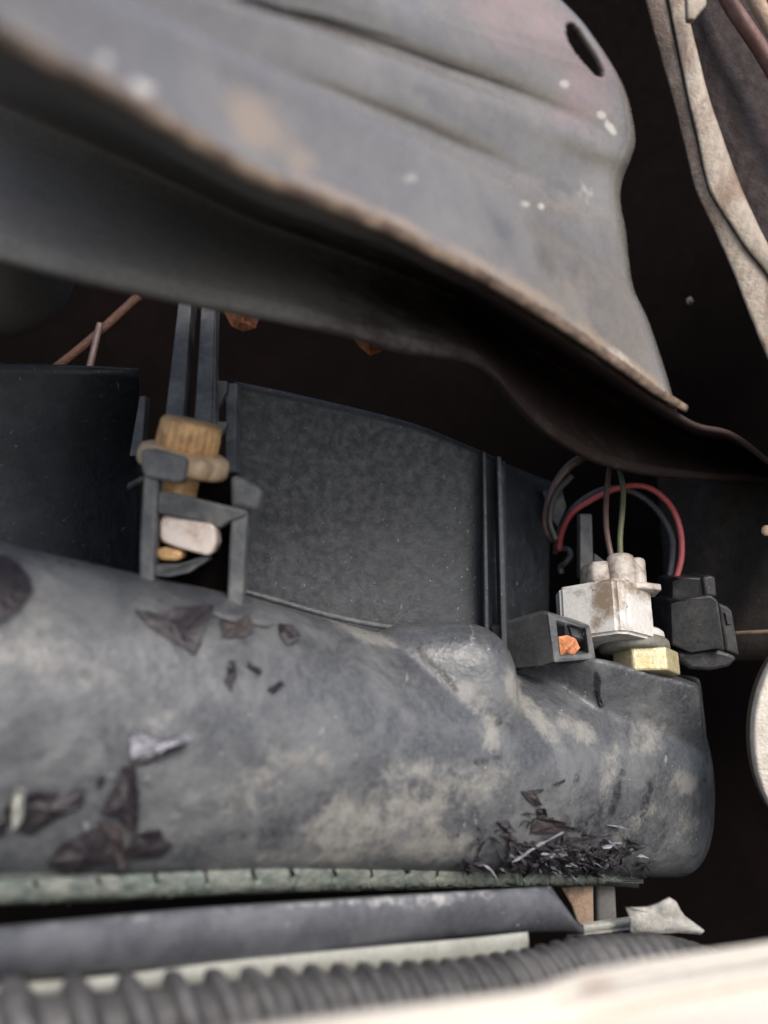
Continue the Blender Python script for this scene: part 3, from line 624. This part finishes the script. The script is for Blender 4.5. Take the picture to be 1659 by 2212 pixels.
# ------------------------------------------------------------------ temperature switch with white plug
sw = thing('temperature_switch', 'brass and olive temperature switch screwed into the tank under the white plug', 'switch', P(1360, 1450, .2))
ax = (.02, .93, -.36)
fs = Frame(*z4(860, 1215), .2105, ax, sc=1.05)
obj('ring', lathe(fs, [(6.4, 1.2), (7.0, .6), (7.1, -.2), (6.9, -.7)], 48), m_white, sw, sharp=50)
obj('body', lathe(fs, [(6.8, -.6), (7.4, -.9), (8.0, -1.6), (8.1, -3.2), (7.6, -3.8), (5, -4)], 48), m_olive, sw, sharp=50)
hexp = [(2.5 + 7.5 * math.cos(math.radians(a)), 7.5 * math.sin(math.radians(a))) for a in range(10, 370, 60)]
obj('brass_nut', foot(fs, hexp, -9, -3.6), m_brass, sw, bevel=.0005, smooth=False)
wp = thing('white_plug', 'dirty white nylon connector plug with two wires on the temperature switch', 'connector', P(1340, 1380, .2))
fb = Frame(*z4(770, 1000), .1995, ax, sc=1.05)
sc_ = .1895 / F * 1000
body_fp = [(-11.0, -8.5), (-.5, 0), (2.2, -.2), (9.5, -6.0), (9.8, -12), (4, -17), (-4, -18), (-11.0, -14)]
geo = foot(fb, body_fp, -7.3, 5.4)
# dense body so that the stains have detail
me = bpy.data.meshes.new('tmp'); me.from_pydata(np.asarray(geo[0]).tolist(), [], geo[1])
bm = bmesh.new(); bm.from_mesh(me); bmesh.ops.recalc_face_normals(bm, faces=bm.faces[:])
bmesh.ops.bevel(bm, geom=bm.edges[:], offset=.0007, segments=3, affect='EDGES')
bmesh.ops.triangulate(bm, faces=bm.faces[:]); bmesh.ops.subdivide_edges(bm, edges=[e for e in bm.edges if e.calc_length() > .002], cuts=9, use_grid_fill=True)
bv = np.array([v.co[:] for v in bm.verts]); bm.verts.index_update(); bf = [tuple(v.index for v in f.verts) for f in bm.faces]; bm.free()
obj('housing', (bv, bf), m_white, wp, sharp=40, attrs={'dirt': blobs(bv, [(1310, 1290, 38, 50, 10, .9), (1345, 1262, 60, 18, 20, .75), (1390, 1275, 40, 28, 20, .65), (1300, 1335, 26, 46, 20, .55), (1240, 1282, 24, 10, 0, .5), (1410, 1340, 20, 40, 0, .35)]), 'chip': blobs(bv, [(1352, 1330, 6, 60, 0, .45), (1275, 1272, 5, 9, 0, .6)])})
fn = Frame(*z4(760, 820), .2085, ax, sc=1.05)
obj('shoulder', foot(fn, [(-7.6, -2), (-6, 2.2), (-2.2, 3), (-2.0, -6), (-7.4, -6)], -4.2, 1.6, .92), m_whitenub, wp, bevel=.0006)
sh_ = bpy.data.objects['shoulder']
obj('wire_seal', lathe(fn, [(3.2, -4.0), (3.2, 2.2), (3.0, 3.0), (2.4, 3.4), (1.0, 3.5)], 30, cx=1.0, cz=.5), m_whitenub, sh_, sharp=50)
obj('wire_seal', lathe(fn, [(2.1, -4.0), (2.1, 1.8), (1.9, 2.3), (1.0, 2.6)], 30, cx=4.4, cz=1.0), m_whitenub, sh_, sharp=50)
obj('ledge', foot(fn, [(-7, 0), (5, 3.4), (9.5, 2.0), (9.8, -4), (0, -9), (-7, -6)], -5.2, -3.6), m_whitenub, wp, bevel=.0004)
# wires
def wz(pts, d): return [(*z4(q[0], q[1]), q[2] + .009) for q in pts]
w1 = tag(obj('brown_wire', wire(wz([(735, 60, .222), (725, 180, .218), (705, 330, .212), (698, 500, .206), (708, 620, .2025), (735, 760, .1995)], 0), .00074), m_brown), 'brown wire rising straight from the left seal of the white plug', 'wire', 'wires around the plugs')
w2 = tag(obj('green_wire', wire(wz([(745, 60, .222), (770, 190, .218), (800, 330, .212), (795, 480, .206), (783, 620, .2025), (785, 760, .199)], 0), .00072), m_green), 'dull green wire rising from the white plug just right of the brown wire', 'wire', 'wires around the plugs')
tag(obj('red_wire', wire(wz([(420, 700, .228), (440, 590, .226), (500, 480, .224), (610, 405, .222), (720, 350, .22), (850, 318, .218), (960, 335, .216), (1055, 405, .214), (1115, 500, .212), (1145, 620, .211), (1145, 750, .2105), (1115, 870, .210)], 0), .0008, n=80), m_red), 'red wire looping over to the black plug', 'wire', 'wires around the plugs')
tag(obj('grey_wire', wire(wz([(400, 720, .231), (425, 580, .229), (520, 435, .228), (680, 340, .226), (830, 348, .224), (950, 412, .222), (1040, 515, .219), (1088, 625, .217), (1092, 740, .215), (1075, 870, .213)], 0), .00078, n=80), m_gwire), 'grey wire looping inside the red wire to the black plug', 'wire', 'wires around the plugs')
tag(obj('dark_wire', wire(wz([(395, 640, .213), (345, 560, .213), (375, 370, .213), (470, 215, .213), (590, 140, .213), (690, 120, .213), (800, 160, .215)], 0), .0012, n=60), m_brown), 'dim brown wire in the widest loop left of the white plug', 'wire', 'wires around the plugs')
tag(obj('dark_wire', wire(wz([(400, 640, .211), (365, 520, .211), (400, 370, .211), (500, 260, .211)], 0), .0008, n=40), m_dwire), 'nearly black wire just inside the widest brown loop', 'wire', 'wires around the plugs')
tag(obj('wire_end', wire(wz([(440, 690, .23), (480, 700, .228), (485, 740, .228), (460, 775, .228), (430, 800, .23), (435, 840, .23)], 0), .0008, n=30), m_gwire), 'short curled grey wire end left of the white plug', 'wire', 'wires around the plugs')
# black plug
bp = thing('black_plug', 'dark grey rectangular plug with ribbed side right of the white plug', 'connector', P(1510, 1450, .205))
def z4b(a, b): return z4(a, b)
B = lambda l, d, th, nm, bvv=.0007, m=m_black, par=None: zp([(q[0] + 24, q[1] + 10, q[2] + .008 if len(q) > 2 else d + .008) for q in l], d, th, nm, m, bvv, par or bp, z4b)
B([(1055, 995, .207), (1130, 988, .2), (1300, 955, .2), (1342, 990, .2), (1352, 1060, .2), (1385, 1295, .2), (1330, 1280, .2), (1180, 1300, .2), (1060, 1255, .206)], .2, .014, 'housing', .001)
B([(1065, 860, .208), (1120, 858, .203), (1250, 850, .203), (1270, 960, .203), (1130, 990, .203), (1062, 995, .208)], .203, .012, 'sleeve')
B([(1250, 850), (1300, 838), (1325, 850), (1335, 970), (1300, 965), (1265, 960)], .2015, .012, 'latch', par=bpy.data.objects['sleeve'])
B([(1340, 1000), (1400, 1025), (1425, 1050), (1450, 1200), (1470, 1320), (1440, 1310), (1385, 1290), (1352, 1070)], .203, .012, 'side_rib')
B([(1380, 1060), (1412, 1070), (1425, 1130), (1395, 1135)], .2022, .002, 'slot', .0003, par=bpy.data.objects['side_rib'])
B([(1110, 1290), (1180, 1296), (1330, 1276), (1420, 1300), (1460, 1330), (1410, 1385), (1300, 1410), (1180, 1400), (1100, 1340)], .2035, .014, 'skirt', .0012)
# grey open clip box left of the white plug
cb = thing('clip_box', 'grey open-ended plastic box between the tank bulge and the white plug', 'clip', P(1180, 1430, .195))
Z = lambda l, th, nm, bvv=.0004, m=m_clip: zp(l, .19, th, nm, m, bvv, cb, z4)
m_clipd = mat('dark_grey_clip_plastic', (.05, .051, .053), .55, (.085, .085, .082), .7, 120, fine=.25, grain=.0001)
Z([(20, 1160, 0.2070), (335, 1068, 0.1955), (368, 1085, 0.1952), (392, 1368, 0.1952), (330, 1380, 0.1970), (180, 1400, 0.2050), (60, 1390, 0.2070)], .004, 'side_wall', m=m_clipd)
obj('mouth', ring_prism([(*z4(352, 1072), 0.1948), (*z4(605, 1148), 0.2000), (*z4(640, 1345), 0.2005), (*z4(392, 1368), 0.1950)], [(*z4(405, 1118), 0.1952), (*z4(578, 1168), 0.1998), (*z4(598, 1312), 0.2000), (*z4(428, 1332), 0.1955)], .006), m_clip, cb, bevel=.0003, smooth=False)
obj('back_plate', prism([(*z4(395, 1100), 0.2050), (*z4(600, 1160), 0.2080), (*z4(610, 1330), 0.2080), (*z4(410, 1345), 0.2050)], .002), m_clipd, cb)
obj('inner_step', prism([(*z4(480, 1150), 0.2010), (*z4(585, 1180), 0.2025), (*z4(585, 1240), 0.2025), (*z4(500, 1215), 0.2010)], .003), m_clip, cb, bevel=.0003)
def leafy(name, out, m, label, cat='leaf', group=None, lift=.001):
    return tag(plate(name, out, m, .0004, lift=lift), label, cat, group)
leafy('orange_leaf', [(*z4(418, 1215), .1985), (*z4(470, 1205), .1987), (*z4(520, 1225), .199), (*z4(545, 1280), .200), (*z4(510, 1318), .199), (*z4(470, 1310), .1988), (*z4(430, 1325), .1983)], m_orange, 'crumpled orange leaf bit lodged inside the open grey clip box')

# ------------------------------------------------------------------ shards and litter on the tank
def shard(name, out, m, label, group='dry leaf shards on the tank', lift=.0006, cl=.0012, cat='leaf shard', th=.0003):
    rag = []
    for a, b in zip(out, list(out[1:]) + [out[0]]):
        la, lb = (a[2] if len(a) > 2 else lift), (b[2] if len(b) > 2 else lift)
        L2 = math.hypot(b[0] - a[0], b[1] - a[1]); kk = max(1, min(4, int(L2 / 14)))
        for q in range(kk):
            t_ = q / kk; jx, jy = (rng.normal(0, .045 * min(L2, 40), 2) if q else (0, 0))
            rag.append((a[0] + (b[0] - a[0]) * t_ + jx, a[1] + (b[1] - a[1]) * t_ + jy, la + (lb - la) * t_))
    out = rag
    f = np.array([surf(x, y, l[0] if l else lift) for x, y, *l in out]); cx_, cy_ = np.mean([(q[0], q[1]) for q in out], 0); cl = min(cl, .0014)
    c = surf(cx_, cy_, cl); n = len(f); mid = np.array([surf((q[0] + cx_) / 2, (q[1] + cy_) / 2, (lift + cl) / 2 + .0002 * rng.normal()) for q in out])
    nr = C2W([0, 0, -th]); V = np.vstack([f, mid, c[None]]); V = np.vstack([V, V + nr]); K = 2 * n + 1; Fc = []
    for i in range(n):
        j = (i + 1) % n
        Fc += [(i, j, n + j, n + i), (n + i, n + j, 2 * n), (K + j, K + i, K + n + i, K + n + j), (K + n + j, K + n + i, K + 2 * n), (j, i, K + i, K + j)]
    return tag(obj(name, (V, Fc), m, smooth=False), label, cat, group)
L_ = 'leaf_shard'
shard(L_, [(-60, 1210), (5, 1208), (38, 1230), (62, 1262), (66, 1285), (50, 1310), (10, 1345), (-60, 1370)], m_leaf, 'dark rounded leaf shard at the upper left end of the tank', lift=.001, cl=.0035)
shard(L_, [(288, 1322), (330, 1330), (385, 1335, .003), (440, 1338, .004), (436, 1352, .004), (418, 1418), (408, 1410), (362, 1380), (320, 1355)], m_leaf, 'large dark triangular leaf shard pointing down below the clip bracket', cl=.003)
shard(L_, [(425, 1322), (450, 1333, .003), (440, 1350, .003), (420, 1418)], m_leaf, 'thin black edge sliver along the large triangular shard', cl=.002)
shard(L_, [(473, 1345), (500, 1350), (528, 1345, .002), (540, 1370, .002), (525, 1382), (478, 1378)], m_leafred, 'small blunt leaf shard right of the large triangular shard')
shard(L_, [(598, 1352), (622, 1366, .002), (642, 1390, .002), (618, 1398), (602, 1376)], m_leaf, 'small dark leaf shard farthest right along the tank top')
shard(L_, [(492, 1430), (506, 1432), (508, 1465), (498, 1495), (484, 1472)], m_leaf, 'narrow upright dark leaf sliver below the blunt shard')
shard(L_, [(532, 1432), (562, 1450), (560, 1460), (530, 1440)], m_leaf, 'tiny slanting dark leaf sliver right of the upright sliver')
shard(L_, [(576, 1490), (604, 1472), (610, 1482), (590, 1500)], m_leaf, 'tiny dark leaf sliver alone in the middle of the tank')
shard(L_, [(455, 1330), (500, 1335), (590, 1352), (575, 1360), (490, 1345)], m_clip, 'thin grey leaf stalk lying along the tank top', cl=.0009)
shard('leaf_curl', [(272, 1562, .003), (290, 1578, .002), (305, 1592), (345, 1592, .002), (385, 1580, .003), (398, 1588, .004), (380, 1602, .002), (330, 1628), (285, 1638), (280, 1620), (278, 1590)], m_leafpale, 'pale silvery forked leaf curl on the tank front', cl=.0022)
shard(L_, [(278, 1638), (330, 1630), (395, 1598, .003), (392, 1606, .003), (335, 1642), (282, 1652)], m_leaf, 'dark underside sliver beneath the pale forked curl', cl=.0010)
shard(L_, [(262, 1655), (284, 1650, .002), (292, 1700, .003), (288, 1790, .002), (262, 1770), (215, 1752), (232, 1715), (250, 1680)], m_leaf, 'tall dark leaf shard hanging under the pale curl', cl=.0035)
shard(L_, [(38, 1790), (48, 1712, .002), (80, 1700, .002), (130, 1712), (182, 1702), (178, 1740), (120, 1768), (60, 1800)], m_leaf, 'broad dark leaf shard at the lower left of the tank', cl=.002)
shard(L_, [(100, 1862), (130, 1820), (190, 1790), (215, 1780), (250, 1812), (266, 1850, .002), (200, 1866), (140, 1880)], m_leaf, 'wide dark leaf shard lying lowest on the left', cl=.003)
shard(L_, [(210, 1770), (262, 1778), (268, 1840, .003), (255, 1850, .003), (232, 1815)], m_leafred, 'dark leaf shard standing between the tall and the wide ones', cl=.003)
shard(L_, [(262, 1842), (290, 1800), (320, 1782, .002), (345, 1790), (350, 1810), (372, 1820), (358, 1840), (310, 1850)], m_leaf, 'jagged dark leaf shard right of the wide one', cl=.003)
shard(L_, [(-40, 1770), (0, 1760), (18, 1720, .002), (22, 1770), (8, 1800), (-40, 1810)], m_leaf, 'dark leaf shard cut off by the left edge', cl=.002)
shard('leaf_curl', [(30, 1690, .002), (50, 1690, .003), (45, 1750, .003), (28, 1790), (25, 1740)], m_pales, 'thin pale leaf strip beside the broad shard at lower left', cl=.002)
shard('leaf_curl', [(112, 1932, .003), (130, 1898, .003), (180, 1868, .002), (195, 1872, .002), (165, 1900, .003), (130, 1938, .004)], m_leafpale, 'pale blade of leaf overhanging the aluminium header', cl=.003)
shard(L_, [(205, 1690), (215, 1672), (228, 1678), (215, 1705)], m_leaf, 'tiny dark flake left of the tall shard')
zr = lambda px, py: (829.4 + .5 * px, 1296 + .5 * py)      # grid position in the lower right quarter
def rs(pts, m, label, **k): return shard(L_, [(*zr(q[0], q[1]), *q[2:]) for q in pts], m, label, **k)
rs([(588, 825), (630, 822), (650, 840), (672, 880, .001), (650, 888), (620, 865)], m_leafred, 'reddish curled shard highest in the right litter')
rs([(630, 822), (680, 815), (685, 822), (640, 832)], m_leaf, 'thin stalk on top of the reddish curled shard')
rs([(652, 900), (672, 890, .002), (682, 925, .002), (660, 945)], m_leaf, 'small black shard between the two reddish ones')
rs([(640, 940), (690, 932, .002), (745, 940, .003), (755, 975, .002), (690, 1005), (628, 1000)], m_leafred, 'broad reddish shard in the middle of the right litter', cl=.003)
rs([(480, 955), (530, 948), (545, 985, .002), (520, 1000), (500, 975)], m_leaf, 'curled black shard at the left of the right litter', cl=.002)
rs([(500, 1010), (520, 1000), (575, 1030), (550, 1042)], m_leafred, 'brown sliver below the curled black shard')
rs([(540, 1108, .0014), (600, 1072, .0014), (757, 988, .0014), (760, 993, .0014), (610, 1075, .0014), (543, 1112, .0014)], m_leafpale, 'long pale straw lying across the right litter', cl=.003)
rs([(925, 1052, .0014), (1010, 1033, .0014), (1012, 1040, .0014), (930, 1059, .0014)], m_leafpale, 'bright short straw at the right of the litter', cl=.003)
rs([(690, 1090), (740, 1055, .002), (760, 1065, .003), (720, 1105), (690, 1115)], m_leafpale, 'pale grey chip under the long straw', cl=.003)
rs([(780, 972), (845, 980), (850, 990), (790, 982)], m_leaf, 'dark sliver right of the broad reddish shard')
rs([(730, 795), (775, 775), (775, 785), (735, 800)], m_leaf, 'tiny dark sliver alone above the litter')
rs([(910, 380), (925, 375), (935, 420), (945, 455), (930, 462), (925, 430)], m_leaf, 'black crooked fibre on the switch boss', cl=.0008)
# small slivers of the heap, one by one
kinds = [(m_leaf, 'dark', .5), (m_leafred, 'reddish brown', .18), (m_leafpale, 'silvery', .05), (m_clip, 'grey', .13), (m_black, 'black', .14)]
cnt = 0
while cnt < 230:
    x = rng.normal(1200, 98); y = 1876 - abs(rng.normal(0, 40)) + rng.normal(0, 7)
    if x < 985 or x > 1420 or y < 1700 or y > 1900: continue
    a = rng.normal(-25, 45) * math.pi / 180; ln_ = rng.uniform(9, 24) if rng.random() < .7 else rng.uniform(24, 52); w = rng.uniform(1.4, 6) if ln_ < 24 else rng.uniform(1.2, 3)
    ca, sa = math.cos(a), math.sin(a)
    o = [(x - ca * ln_ / 2, y - sa * ln_ / 2), (x + sa * w / 2, y - ca * w / 2), (x + ca * ln_ / 2, y + sa * ln_ / 2, rng.uniform(.0004, .003)), (x - sa * w / 2, y + ca * w / 2)]
    mm, cn, _ = kinds[rng.choice(5, p=[q[2] for q in kinds])]
    zone = 'left end' if x < 1130 else ('left middle' if x < 1205 else ('right middle' if x < 1280 else 'right end'))
    lvl = 'high up at' if y < 1815 else ('low down at' if y > 1858 else 'halfway down at')
    big = 'short' if ln_ < 20 else 'long'
    shard('leaf_sliver', o, mm, f'{big} tiny {cn} leaf sliver {lvl} the {zone} of the litter', group='tiny slivers heaped on the tank edge', cat='leaf sliver', cl=rng.uniform(.0006, .0022))
    cnt += 1
# fibres poking out under the tank's right end
geos = []
for i in range(46):
    x = rng.uniform(1280, 1400); y = 1880 - (x - 1330) * .06 + rng.normal(0, 5); d = ed(x) - .001
    a = rng.uniform(0, math.pi); l = rng.uniform(8, 24); c = rng.normal(0, 5)
    geos.append(wire([(x, y, d), (x + l * .5 * math.cos(a) + c, y + l * .5 * math.sin(a), d - .001), (x + l * math.cos(a), y + l * math.sin(a) * .8, d - .0005)], .00009, 5, 6))
tag(obj('plant_fibre_litter', merge(*geos), m_clip), 'fine grey plant fibres caught under the right end of the tank', 'litter', kind='stuff')

# ------------------------------------------------------------------ things in the dark behind
rt = catmull([(-260, 380, .17), (-120, 470, .176), (0, 560, .18), (125, 655, .182)], 40)
rad = np.full(40, 158 * .18 / F); uu = np.linspace(0, 1, 40); rad *= np.sqrt(np.clip(1 - np.clip((uu - .72) / .285, 0, 1) ** 2.4, .01, 1))
tag(obj('round_hose_end', tube(P(*rt.T), rad, 40), m_round), 'dark rounded rubber hose end under the crossmember at far left', 'hose')
tag(obj('rusty_rod', wire([(90, 820, .23), (190, 740, .232), (300, 640, .236)], .0013), m_rustrod), 'thin rusty rod slanting behind the rounded hose end', 'rod')
tag(obj('pale_cable', wire([(192, 800, .226), (203, 755, .227), (216, 700, .23)], .0009), m_brown), 'thin dull brown cable beside the rusty rod', 'cable')
leafy('orange_leaf', [(470, 650, .19), (500, 660, .189), (540, 668, .19), (562, 678, .19), (552, 708, .189), (525, 716, .188), (500, 704, .189)], m_orange, 'dull orange leaf hanging just right of the grey struts', lift=.002)
leafy('orange_leaf', [(748, 708, .19), (790, 722, .189), (842, 748, .19), (824, 757, .189), (800, 768, .188), (776, 748, .189)], m_orange, 'bright orange leaf bit farthest right under the flange', lift=.002)
leafy('orange_leaf', [(612, 680, .19), (628, 684, .19), (631, 700, .19), (617, 700, .19)], m_orange, 'tiny orange leaf speck between the two larger ones')
leafy('paint_flake', [(1483, 645, .25), (1492, 640, .25), (1499, 650, .25), (1493, 660, .25), (1485, 656, .25)], m_cream, 'tiny pale flake alone in the dark gap', 'flake')
# headlamp housing at the right edge
hl = thing('lamp_housing', 'aged white round housing cut off by the right edge', 'lamp housing', P(1700, 1780, .19))
def disc(cx_, cy_, d, rx, ry, n=72): return [(cx_ + rx * math.cos(a), cy_ + ry * math.sin(a), d) for a in np.linspace(0, 2 * np.pi, n, endpoint=False)]
obj('rim', prism(disc(1792, 1592, .186, 162, 240), .003), m_lamp, hl, bevel=.0006)
obj('barrel', prism(disc(1792, 1592, .1895, 164, 238), .005), m_lampside, hl, bevel=.001)
tag(obj('thin_rod', wire([(1560, 1371, .228), (1620, 1367, .22), (1720, 1362, .21)], .0006), m_tanpl), 'thin tan rod behind the black plug at the right edge', 'rod')
tag(obj('pale_stud', superell(1656, 1146, .2, .0012, .0013, .001, 2.2, 20), m_cream), 'small pale stud on the brown inner wing at the right edge', 'stud')
